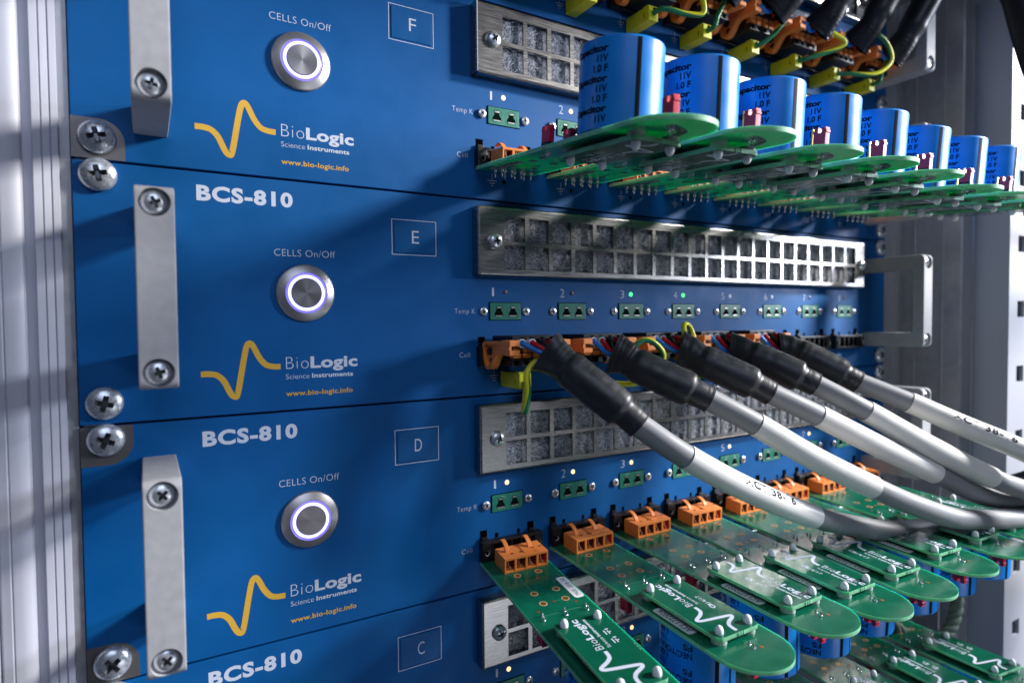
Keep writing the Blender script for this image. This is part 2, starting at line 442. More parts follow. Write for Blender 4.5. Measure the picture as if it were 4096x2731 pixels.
def pad_mesh():
    mb = MB(); mb.box(49.5, 325.5, -3.3, -.3, -21, 5, 'filter_pad')
    return mb
def fibre_mesh():
    rnd = random.Random(3); mb = MB(); V = []; F = []
    for k in range(21):
        for r in ((-7.0, 3.95), (-19.8, -8.85)):
            n = 55 if k < 9 else 40
            for i in range(n):
                p = Vector((50.9 + k * 13.12 + rnd.uniform(.2, 10.7), rnd.uniform(-4.6, -3.0), rnd.uniform(r[0] + .2, r[1] - .2)))
                a = rnd.uniform(0, 6.28); c = rnd.uniform(-.9, .9); rr = rnd.uniform(.07, .11); st = .55
                prev = None
                for j in range(9):
                    q = p + Vector((math.cos(a) * st, rnd.uniform(-.16, .16), math.sin(a) * st)); a += c + rnd.uniform(-.5, .5)
                    q.x = min(max(q.x, 50.95 + k * 13.12), 50.9 + k * 13.12 + 10.9); q.z = min(max(q.z, r[0]), r[1]); q.y = max(min(q.y, -2.9), -5.6)
                    d = (q - p); nn = Vector((-d.z, 0, d.x)).normalized() * rr if d.length > 1e-5 else Vector((rr, 0, 0))
                    o = len(V); V += [p + nn, p - nn, p + Vector((0, -rr * 1.6, 0))]
                    if prev is not None:
                        for e in range(3): F.append((prev + e, prev + (e + 1) % 3, o + (e + 1) % 3, o + e))
                    prev = o; p = q
    mb.add(V, F, 'fibre'); mb.recalc = False
    return mb
def button_meshes():
    a = MB(); a.lathe([(11.1, 0), (11.1, .7), (10.6, 1.3), (8.0, 2.3), (7.85, 2.3), (7.85, .8)], (0, 0, 0), (0, -1, 0), 'button_steel', 72)
    b = MB(); b.lathe([(7.8, 1.0), (7.8, 1.9), (7.25, 2.2), (6.95, 2.2)], (0, 0, 0), (0, -1, 0), 'ring_edge', 64); b.f = b.f[:-2]; b.m = b.m[:-2]
    b.lathe([(6.95, 2.25), (5.9, 2.45), (5.85, 1.2)], (0, 0, 0), (0, -1, 0), 'ring_glow', 64)
    c = MB(); c.lathe([(5.8, 1.0), (5.8, 2.45), (5.55, 2.7), (.001, 2.75)], (0, 0, 0), (0, -1, 0), 'button_steel', 72)
    return a, b, c
def cap_aniso():
    m = MATS['button_steel'].copy(); m.name = 'button_cap'; nt = m.node_tree; b = nt.nodes['Principled BSDF']
    b.inputs['Anisotropic'].default_value = .6; b.inputs['Roughness'].default_value = .42; b.inputs['Base Color'].default_value = (.30, .29, .30, 1)
    for l in list(b.inputs['Roughness'].links): nt.links.remove(l)
    t = nt.nodes.new('ShaderNodeTangent'); t.direction_type = 'RADIAL'; t.axis = 'Y'; nt.links.new(t.outputs['Tangent'], b.inputs['Tangent'])
    MATS['button_cap'] = m
cap_aniso()
def socket_meshes():
    a = MB(); a.box(-8.6, 8.6, -.05, 0, -4.25, 4.15, 'black_hole')
    a.box(-8.2, 8.2, -.55, -.05, -4.0, 3.8, 'socket_green', .18)
    for cx in (-3.75, 3.85):
        a.lathe([(3.05, 0), (3.15, .08), (3.3, 0)], (cx, -.56, -.2), (0, -1, 0), 'socket_green', 28, caps=False)
        a.prism([(cx - 1.25, 2.2), (cx + 1.25, 2.2), (cx + 1.25, .3), (cx + 2.2, -.9), (cx + 2.2, -2.6), (cx - 2.2, -2.6), (cx - 2.2, -.9), (cx - 1.25, .3)], -.62, -.55, 'y', 'socket_dark')
    c = MB(); c.box(-1.05, 1.05, -.75, -.62, 1.35, 1.95, 'contact', .05); c.box(-1.9, 1.9, -.75, -.62, -2.5, -2.0, 'contact', .05)
    return a, c
def header_mesh():
    mb = MB(); x0, x1 = 0, 32.6
    mb.box(x0, 4.6, -4, 0, -63.5, -54.4, 'black_plastic', .3); mb.box(x1 - 4.6, x1, -4, 0, -63.5, -54.4, 'black_plastic', .3)
    mb.box(4.6, x1 - 4.6, -3.8, 0, -55.9, -54.55, 'black_plastic', .2); mb.box(4.6, x1 - 4.6, -3.8, 0, -63.4, -62.2, 'black_plastic', .2)
    mb.box(4.6, x1 - 4.6, -.4, 0, -62.2, -55.9, 'black_hole')
    for k in range(5): mb.box(5.4 + k * 5.08, 6.1 + k * 5.08, -3.2, -.4, -62.2, -55.9, 'black_plastic')
    for cx in (2.35, x1 - 2.35):
        mb.lathe([(1.5, 0), (1.5, .25), (1.15, .3), (.9, .0), (.001, -.0)], (cx, -4, -59.5), (0, -1, 0), 'black_plastic', 20, ms=['black_plastic', 'black_plastic', 'contact', 'black_hole', 'black_hole'])
    for a, b_, zt in ((.9, 4.4, -50.1), (26.4, 29.8, -50.1), (8.7, 10.3, -52.4), (20.7, 22.1, -52.4)):
        mb.box(a, b_, -.12, 0, -54.4, zt, 'black_hole')
    mb.box(1.1, 4.2, -1.6, -.12, -54.4, -52.9, 'black_plastic', .2); mb.box(26.6, 29.6, -1.6, -.12, -54.4, -52.9, 'black_plastic', .2)
    # earth pin hole
    mb.lathe([(1.05, 0), (.001, .01)], (15.2, -.07, -68.1), (0, -1, 0), 'black_hole', 16)
    return mb
def plate_mesh():
    mb = MB(); mb.box(1.1, 19.0, -.32, 0, -13.75, -.85, 'label_blue', .15); return mb
def corner_mesh(top):
    r = 7.5; pts = [(-109.4, -76.6), (-94.2, -76.6)] + [(-94.2 - r + r * math.cos(math.radians(a)), -63.3 - r + r * math.sin(math.radians(a))) for a in range(0, 91, 15)] + [(-109.4, -63.3)]
    if top: pts = [(x, -(z) - 65.2) for x, z in pts][::-1]
    mb = MB(); mb.prism(pts, -.08, .0, 'y', 'bare_steel'); return mb

def obj_cache(store, key, fn, name, parent, loc=(0, 0, 0), rot=(0, 0, 0)):
    if key in store: return link(name, store[key], parent, loc, rot)
    o = fn().build(name, parent, loc, rot); store[key] = o.data; return o
CA = {}
LED = {'G': '........', 'F': 'aaaaaaaa', 'E': '..ggww..', 'D': 'aaaaaaaa', 'C': 'a.a.a..a'}
HDZ = {'G': -2.5, 'F': -6.8, 'E': -2.4, 'D': -.4, 'C': -2.5}
UL = {'G': 'top rack unit crowded with plugged in cables and yellow earth plugs, above panel F',
      'F': 'blue rack unit marked F with circuit boards carrying upright blue capacitors',
      'E': 'blue rack unit marked E with five thick grey cables plugged in',
      'D': 'blue rack unit marked D with the wave decorated green boards plugged in',
      'C': 'lowest blue rack unit, marked C, cut off by the bottom edge'}
bm_button = button_meshes()
for m_ in range(len(bm_button[2].mats)): bm_button[2].mats[m_] = 'button_cap'
btn_ring, btn_glow, btn_cap = bm_button
sock_a, sock_c = socket_meshes()
for letter, Z in UNIT_Z.items():
    U = thing('rack_unit', UL[letter], 'rack unit', (0, 0, Z), group='blue rack units stacked in the cabinet')
    P_ = obj_cache(CA, 'panel', panel_mesh, 'front_panel', U)
    make_lettering(letter).build('lettering', P_)
    obj_cache(CA, 'yellow', make_yellow, 'wave_logo', P_); obj_cache(CA, 'frm', frame_line, 'printed_frame', P_)
    obj_cache(CA, 'chassis', lambda: MB().box(-101, 362, 3.2, 60, -76.2, 10.6, 'seam_dark'), 'chassis', U)
    pl = obj_cache(CA, 'plate', plate_mesh, 'index_plate', U)
    mb = MB(); put_text(mb, letter, lambda x, z: (x, -.38, z), 8.75, 11.95, -9.75, -4.4, 'print_white', -.004); mb.build('letter', pl)
    if letter in 'FD': obj_cache(CA, 'corner', lambda: corner_mesh(False), 'bare_metal_corner', U)
    if letter in 'D': obj_cache(CA, 'corner2', lambda: corner_mesh(True), 'bare_metal_corner', U)
    rz = {'F': 0, 'E': .5, 'D': 1.1, 'C': 1.9, 'G': .3}[letter]
    for x in (-102.2, 363.4):
        for z in (6.9, -69.6): link('mounting_screw', SCREW_BIG, U, (x, -.1, z), (0, rz + x + z, 0))
    for x in (-86.6, 348.2):
        h = link('handle', HANDLE_ME, U, (x, 0, HDZ[letter]))
        for z in (-4.9, -55.1): link('screw', SCREW_HANDLE, h, (0, -37.2, z), (0, rz * 2 + z, 0))
    b = obj_cache(CA, 'btn', lambda: btn_ring, 'push_button', U, (-35.6, 0, -31.5))
    obj_cache(CA, 'glow', lambda: btn_glow, 'light_ring', b); obj_cache(CA, 'cap', lambda: btn_cap, 'button_cap', b)
    g = obj_cache(CA, 'grille', grille_mesh, 'filter_grille', U)
    obj_cache(CA, 'pad', pad_mesh, 'filter_pad', g)
    fb = obj_cache(CA, 'fib', fibre_mesh, 'filter_fibres', g); fb['kind'] = 'stuff'
    for x in (46.1, 330.3): link('screw', SCREW_GRILLE, g, (x, -6, -7.3), (0, rz + x, 0))
    for k in range(8):
        sx = 54.4 + PITCH * k
        so = obj_cache(CA, 'sock', lambda: sock_a, 'thermocouple_socket', U, (sx, 0, -38.45))
        for i, cx in enumerate((-3.75, 3.85)): obj_cache(CA, 'cont', lambda: sock_c, 'contact', so, (cx, 0, 0))
        for cx in (-11.5, 11.2): link('screw', SCREW_SMALL, so, (cx, .1 if letter in 'EC' else -.5, -.15), (0, sx + cx, 0))
        lt = LED[letter][k]; nm = {'a': 'led_amber', 'g': 'led_green', 'w': 'led_pale', '.': 'led_off'}[lt]
        obj_cache(CA, nm, lambda: MB().lathe([(1.15, -.2), (1.1, .15), (.6, .4), (.001, .45)], (0, 0, 0), (0, -1, 0), nm, 18), 'status_light', U, (54.4 + PITCH * k, 0, -29.6))
        obj_cache(CA, 'num%d' % k, lambda: channel_mark(k), 'channel_number', U, (PITCH * k, 0, 0)); obj_cache(CA, 'em', earth_mark, 'earth_symbol', U, (PITCH * k, 0, 0))
        obj_cache(CA, 'hdr', header_mesh, 'connector_header', U, (39.1 + PITCH * k, 0, 0))

# ------------------------------------------------------------------ cabinet uprights
def upright(sgn):
    """extruded ribbed profile; sgn -1 left, +1 right (drawn for the left, mirrored)"""
    base = [(0, 1.2), (-2.9, 1.2), (-3.0, -1.5), (-4.6, -1.9), (-4.9, -1.4), (-5.2, -1.9), (-6.9, -2.4), (-7.2, -1.9), (-7.5, -2.5), (-9.4, -3.0), (-9.8, -1.4),
            (-12.3, -1.4), (-12.7, -3.6), (-13.8, -4.4), (-15.6, -4.9), (-17.6, -5.0), (-17.9, -4.6), (-18.3, -5.1), (-20.5, -5.0), (-21.2, -4.2), (-21.2, 20), (0, 20)]
    return base
lf = thing('cabinet_upright', 'bright ribbed aluminium upright along the left edge of the panels', 'cabinet upright', (-109.7, 0, -400), group='aluminium cabinet uprights')
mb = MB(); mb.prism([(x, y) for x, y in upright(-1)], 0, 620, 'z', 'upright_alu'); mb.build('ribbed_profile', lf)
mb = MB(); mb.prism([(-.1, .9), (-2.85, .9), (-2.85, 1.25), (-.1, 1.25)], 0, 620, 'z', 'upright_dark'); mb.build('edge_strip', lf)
dr = thing('side_panel_edge', 'rough grey door edge beside the ribbed upright at far left', 'cabinet door', (-131.2, 0, -400))
mb = MB(); mb.box(-60, 0, -6.5, 14, 0, 620, 'door_grey', 1.2); mb.build('edge_panel', dr)
rt = thing('cabinet_upright', 'tall grey ribbed aluminium upright behind the right hand handles', 'cabinet upright', (371.2, 0, -420), group='aluminium cabinet uprights')
pr = [(0, 1.2), (14, 1.2), (14.3, .2), (15.3, .2), (15.6, 1.2), (20.6, 1.2), (20.6, -2), (20.2, -2.3), (20.2, -9), (19.7, -9.3), (19.7, -10.2), (20.2, -10.5), (20.2, -27), (19.6, -27.4), (19.6, -28.6), (20.2, -29), (20.2, -39.2), (21.2, -40.2),
      (30, -40.2), (30.5, -39), (37, -39), (37.5, -40.2), (44, -40.2), (44, -37), (48, -36), (48, 20), (0, 20)]
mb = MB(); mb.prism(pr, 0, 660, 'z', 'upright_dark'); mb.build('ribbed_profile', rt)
rl = thing('rack_rail', 'white rack rail with square holes at the right edge', 'rack rail', (411, -60, -420))
mb = MB(); Hs = 22.2; zc = 14.0; X1 = 60.0; hx0, hx1 = 12.5, 23.5
n = 29
mb.box(0, hx0, 0, 2, 0, 660, 'rail_white'); mb.box(hx1, X1, 0, 2, 0, 660, 'rail_white')
zs = 9.0; prev = 0.0
holes = []
z = 21.0
while z < 640: holes.append((z, z + 11.0)); z += 44.45
for a, b_ in holes: mb.box(hx0, hx1, 0, 2, prev, a, 'rail_white'); prev = b_
mb.box(hx0, hx1, 0, 2, prev, 660, 'rail_white'); mb.box(0, 2, 2, 30, 0, 660, 'rail_white'); mb.box(hx0 - 3, hx1 + 3, 8, 9, 0, 660, 'seam_dark')
mb.build('perforated_flange', rl)

sh = thing('shade_blocker', 'black plate above the top row of cables, added unseen to shade them', 'shade blocker', (130, -72, 105))
MB().box(-240, 236, -73, 70, 0, 2, 'seam_dark', .4).box(236, 370, -73, 4, 0, 2, 'seam_dark', .4).build('blocker_plate', sh)  # added out-of-view plate that blocks the key lamp from the top cables
# ------------------------------------------------------------------ circuit boards
TH = 1.55
def board_outline(w=29.0, L=121.5):
    r = w / 2; pts = [(0, 0)]
    pts += [(r + r * math.cos(math.radians(180 + a)), -(L - r) + r * math.sin(math.radians(180 + a))) for a in range(0, 181, 9)]
    pts += [(w, 0)]
    return pts
def shell(mb, pts, z0, z1, top, under, edge):
    b = bmesh.new(); n = len(pts); A = [b.verts.new((x, y, z0)) for x, y in pts]; B = [b.verts.new((x, y, z1)) for x, y in pts]
    fs = [b.faces.new(A[::-1]), b.faces.new(B)]; ms = [under, top]
    for i in range(n): b.faces.new((A[i], A[(i + 1) % n], B[(i + 1) % n], B[i])); ms.append(edge)
    mb.bm(b, ms)
def board_mesh(up):
    mb = MB(); shell(mb, board_outline(), -TH, 0, 'pcb_top', 'pcb_under', 'pcb_edge')
    # broken off tab stubs along both edges
    for y in (-55.5, -57.0, -58.5):
        for x in (0, 29): mb.box(x - .35, x + .35, y - .45, y + .3, -TH + .1, -.1, 'pcb_edge', .12)
    return mb
def trace_mesh(up, holes):
    mb = board_mesh(up); mb.recalc = False; z = .03; zz = -TH - .03
    f1 = lambda x, y: (x, y, z); f2 = lambda x, y: (x, y, zz)
    a = holes
    stroke(mb, [a[0], a[2]], .45, f1, 'pcb_trace_light', 1); stroke(mb, [(16, -24.5), (21, -23)], .4, f1, 'pcb_trace_light', 1)
    stroke(mb, [(4.9, -50.6), (14.6, -50.6), (24.2, -50.6)], .5, f1, 'pcb_trace_light', 1); stroke(mb, [(14.8, -42.9), (20, -42.9)], .4, f1, 'pcb_trace_light', 1)
    stroke(mb, [(15, -103), (17.5, -106), (17.8, -109)], .45, f1, 'pcb_trace_light', 1)
    stroke(mb, [a[1], (17, -22), (15.5, -30)], .7, f2, 'pcb_trace', 1); stroke(mb, [(15, -25), (10, -22)], .5, f2, 'pcb_trace', 1)
    stroke(mb, [(6, -45), (22, -48)], .6, f2, 'pcb_trace', 1); stroke(mb, [(10, -112), (19, -108), (22, -100)], 3.2, f2, 'pcb_trace', 4)
    return mb
def via_mesh():
    mb = MB()
    for (x, y) in ((17.1, -23.8), (14.8, -42.9), (17.8, -109.3), (5.5, -47), (23, -46.5)):
        for zc, dr_ in ((.0, 1), (-TH, -1)): mb.lathe([(.75, .04), (.35, .06), (.001, .05)], (x, y, zc), (0, 0, dr_), 'via', 12)
    return mb
def pad_hole_mesh():
    mb = MB()
    mb.lathe([(1.75, 0), (1.75, .06), (1.12, .07), (.9, .03), (.001, .03)], (0, 0, 0.02), (0, 0, 1), 'pad_ring', 24, ms=['pad_ring', 'pad_ring', 'gold', 'hole_gold', 'hole_gold'])
    mb.lathe([(1.75, 0), (1.75, .05), (1.15, .07), (1.0, .06), (.001, .06)], (0, 0, -TH - .02), (0, 0, -1), 'pcb_trace', 24, ms=['pcb_trace', 'pcb_trace', 'gold', 'gold', 'gold'])
    return mb
def terminal_mesh():
    mb = MB(); x0, x1 = 5.4, 26.9; yb, yf = -4.0, -15.2; h = 6.9
    mb.box(x0, x1, yb - 7.4, yb, .02, h, 'orange', .25)                    # solid rear half
    mb.box(x0 + .02, x1 - .02, yf, yb - 7.4, h - 1.1, h - .02, 'orange', .15)        # roof
    mb.box(x0 + 10.6, x1 - .4, yf + 2.5, yb - .6, h - .02, h + .35, 'orange', .12)   # raised steps
    W = (x1 - x0) / 4
    for k in range(5):
        x = x0 + k * W; t0 = 0 if k == 0 else .55; t1 = 0 if k == 4 else .55
        a = x - t0 if k else x0; b_ = x + t1 if k < 4 else x1
        if k == 0: b_ = x0 + .8
        if k == 4: a = x1 - .8
        mb.box(a + .01, b_ - .01, yf, yb - 7.4, .03, h - 1.1, 'orange', .1)
    for k in range(4):
        a = x0 + k * W + (.8 if k == 0 else .55); b_ = x0 + (k + 1) * W - (.8 if k == 3 else .55)
        mb.box(a, b_, yf + .1, yb - 7.4, .03, 1.0, 'orange', .1)           # sill lip
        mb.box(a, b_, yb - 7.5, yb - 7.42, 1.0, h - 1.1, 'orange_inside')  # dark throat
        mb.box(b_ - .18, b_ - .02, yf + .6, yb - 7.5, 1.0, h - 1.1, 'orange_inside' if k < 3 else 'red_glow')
        mb.tube([(a + 1.1, yf + .7, 5.6), (a + 1.3, yf + .7, 3.4), (a + 2.3, yf + .7, 2.4), (a + 2.2, yf + .7, 1.3)], .16, 'contact', 6)
        mb.tube([(a + .8, yf + 1.4, 5.6), (a + .9, yf + 1.4, 1.3)], .2, 'orange_inside', 6)
    for x in (x0 + 4.6, x0 + 8.9): mb.box(x, x + 1.3, yf + 3.4, yf + 4.5, h - .03, h + .02, 'orange_inside')
    for x in (x0 + 14.5, x0 + 18.7): mb.box(x, x + 1.9, yf + 4.6, yf + 5.3, h + .3, h + .37, 'orange_inside')
    for x in (x0 + 10.7, x0 + 16.0): mb.box(x - .06, x + .06, yf + .3, yf + 4.6, h + (-.03 if x < x0 + 12 else .3), h + (.02 if x < x0 + 12 else .37), 'orange_inside')
    return mb
def hook_mesh():
    mb = MB(); pts = [(-9.2, 6.6), (-8.6, 7.9), (-7.2, 9.3), (-5.4, 10.1), (-3.6, 10.2), (-2.3, 9.4)]
    th = 1.0; out = []; Q = [Vector((a, b_, 0)) for a, b_ in pts]; Q = spline(Q, 4)
    up = []; dn = []
    for i, q in enumerate(Q):
        t = (Q[min(i + 1, len(Q) - 1)] - Q[max(i - 1, 0)]).normalized(); nn = Vector((-t.y, t.x, 0)); k = th * (1 - .45 * i / len(Q))
        up.append((q.x + nn.x * k * .5, q.y + nn.y * k * .5)); dn.append((q.x - nn.x * k * .5, q.y - nn.y * k * .5))
    mb.prism(up + dn[::-1], -1.0, 1.0, 'x', 'orange', .15); return mb
def jumper_mesh(pins):
    """red shunt standing on its header, base at z=0, long side along y"""
    mb = MB(); mb.box(-1.27, 1.27, -2.6, 2.6, 0, 2.4, 'black_plastic', .15)
    pts = [(-2.5, 2.5), (2.5, 2.5), (2.5, 6.6), (2.75, 6.8), (2.75, 7.6), (2.4, 7.9), (2.4, 8.6), (.75, 8.6), (.75, 7.2), (.45, 6.7), (-.45, 6.7), (-.75, 7.2), (-.75, 8.6), (-2.4, 8.6), (-2.4, 7.9), (-2.75, 7.6), (-2.75, 6.8), (-2.5, 6.6)]
    mb.prism(pts, -1.25, 1.25, 'x', 'jumper_red', .18)
    return mb
def pin_mesh():
    mb = MB(); mb.box(-.32, .32, -.32, .32, 0, 8.7, 'gold', .12); return mb
def solder_mesh():
    mb = MB(); mb.lathe([(.68, 0), (.6, .15), (.36, .45), (.33, 1.1), (.24, 1.7), (.001, 1.8)], (0, 0, 0), (0, 0, 1), 'solder', 12); return mb
def spike_mesh():
    mb = MB(); mb.lathe([(1.0, 0), (.85, .3), (.5, .8), (.42, 1.6), (.55, 1.9), (.42, 2.4), (.001, 3.6)], (0, 0, 0), (0, 0, 1), 'solder', 10); return mb
DX0, DX1, DY0, DY1, DG = 4.4, 25.0, -60.4, -102.6, 1.6
def daughter_mesh():
    mb = MB(); r = 2.2; pts = []
    for cx, cy, a0 in ((DX0 + r, DY1 + r, 180), (DX1 - r, DY1 + r, 270), (DX1 - r, DY0 - r, 0), (DX0 + r, DY0 - r, 90)):
        pts += [(cx + r * math.cos(math.radians(a0 + a)), cy + r * math.sin(math.radians(a0 + a))) for a in (0, 22, 45, 68, 90)]
    shell(mb, pts, DG, DG + TH, 'daughter', 'daughter', 'pcb_edge')
    for y in (-82.5, -84.2, -85.9):
        for x in (DX0, DX1): mb.box(x - .3, x + .3, y - .5, y + .4, DG + .1, DG + TH - .1, 'pcb_edge', .12)
    for x in (14.0, 15.3, 16.6): mb.box(x - .4, x + .3, DY1 - .3, DY1 + .3, DG + .1, DG + TH - .1, 'pcb_edge', .12)
    return mb
def standoff_mesh():
    mb = MB(); mb.lathe([(2.8, .02), (2.8, DG - .02), (2.3, DG - .01)], (0, 0, 0), (0, 0, 1), 'nylon_dim', 20)
    mb.lathe([(1.55, 0), (1.6, .6), (1.5, 1.5), (1.15, 2.3), (.55, 2.75), (.001, 2.85)], (0, 0, DG + TH + .01), (0, 0, 1), 'nylon', 20)
    return mb
def logo_mesh(flip, mark):
    """flip False: reads away from the near end (wave near the tip); True: turned half round.
       local frame u along reading direction, v up"""
    mb = MB(); zt = DG + TH + .05
    if not flip: fn = lambda u, v: (13.5 - v, -101.4 + u, zt)      # reads +y, up = -x
    else: fn = lambda u, v: (16.9 + v, -62.0 - u, zt)              # reads -y, up = +x
    k = .69
    def W(P): return [((x + 72.9) * k, (z + 60.4) * k) for x, z in P]
    fk = lambda u, v: fn((u + 72.9) * k, (v + 60.4) * k)
    stroke(mb, W(WAVE), 1.45, fn, 'print_white', 6)
    put_text(mb, 'Bio', fk, -43.4, -34.9, -60.75, -56.2, 'print_white', -.008, 1.1)
    put_text(mb, 'Logic', fk, -34.2, -15.5, -60.85, -56.25, 'print_white', .035, 1.05)
    put_text(mb, 'Science', fk, -43.5, -34.7, -64.9, -62.8, 'print_white', .0)
    put_text(mb, 'Instruments', fk, -33.7, -17.4, -64.9, -62.85, 'print_white', .03, 1.05)
    if mark:
        put_text(mb, '14/17', fn, 19.0, 25.0, -7.2, -5.4, 'print_white', .004)
        mb.add([fn(16.2 + .0 + 1.35 * math.cos(a * math.pi / 8), -5.9 + 1.1 * math.sin(a * math.pi / 8)) for a in range(16)] + [fn(16.2 + .8 * math.cos(a * math.pi / 8), -5.9 + .6 * math.sin(a * math.pi / 8)) for a in range(16)],
               [(a, (a + 1) % 16, 16 + (a + 1) % 16, 16 + a) for a in range(16)], 'print_white')
        put_text(mb, 'R', fn, 17.2, 18.8, -7.2, -5.2, 'print_white', .03)
    else:
        for u in (21.5, 26.8):
            for q in ([(u, -5.6), (u + 2.6, -5.6)], [(u, -6.9), (u + 2.2, -6.9)], [(u + 1.2, -7.9), (u + 1.2, -6.9)], [(u + 3, -7.8), (u + 3, -6.4)]): stroke(mb, q, .5, fn, 'print_white', 1)
    return mb
CAPR, CAPH, CAPX, CAPY = 14.25, 30.0, 15.0, -82.0
def cap_mesh():
    mb = MB(); r = CAPR; h = CAPH
    mb.lathe([(r - .6, .2), (r, .8), (r, h - 1.2), (r - .3, h - .5), (r - 1.0, h - .1), (r - 1.6, h)], (0, 0, 0), (0, 0, 1), 'cap_blue', 72)
    return mb
def cap_text(kind, a_end):
    mb = MB(); r = CAPR + .06
    def fn(u, v):
        a = a_end + u / CAPR; return (r * math.cos(a), r * math.sin(a), v)
    st = 3.85; z = 1.0; i = {'Capacitor': 0}.get(kind, 0)
    if kind == 'Capacitor':
        seq = [('1.0 F', -5.6), ('11V', -4.3), ('Capacitor', -15.8)]
        k = 0; z = -.4; st = 3.14
        while z < CAPH - 1.0:
            s_, x = seq[k % 3]
            if .3 < z and z + 2.3 < CAPH - .2:
                put_text(mb, s_, fn, x, -.3, z, z + 2.3, 'ink_black', .044 if s_ == 'Capacitor' else .03)
                if s_ == '11V': put_text(mb, 'FS', fn, -18.2, -15.2, z - .9, z + 1.4, 'ink_black', .006)
            z += st; k += 1
    else:
        seq = [[('1.0F', -5.4, -.3)], [('11V', -4.2, -.3), ('FS', -15.5, -12.0)], [('NEC/TOKIN', -15.5, -.3)]]
        k = 0; z = .8
        while z + 2.4 < CAPH - .3:
            for s_, a, b_ in seq[k % 3]: put_text(mb, s_, fn, a, b_, z, z + 2.3, 'ink_black', .02)
            z += 3.14; k += 1
    return mb
def cap_stripe(a, w_=.8):
    mb = MB(); r = CAPR + .05; vs = []; fs = []
    n = 4
    for i in range(n + 1):
        q = a + (i / n - .5) * w_ * 2 / CAPR
        vs += [(r * math.cos(q), r * math.sin(q), .9), (r * math.cos(q), r * math.sin(q), CAPH - 1.1)]
    for i in range(n): fs.append((2 * i, 2 * i + 2, 2 * i + 3, 2 * i + 1))
    mb.add(vs, fs, 'ink_black'); mb.recalc = False; return mb
def sticker_mesh(x0, x1, y0, y1, z, sgn, m):
    mb = MB(); r = 1.3; pts = []
    for cx, cy, a0 in ((x0 + r, y0 + r, 180), (x1 - r, y0 + r, 270), (x1 - r, y1 - r, 0), (x0 + r, y1 - r, 90)):
        pts += [(cx + r * math.cos(math.radians(a0 + a)), cy + r * math.sin(math.radians(a0 + a))) for a in (0, 30, 60, 90)]
    mb.prism(pts, z, z + sgn * .05, 'z', m); return mb

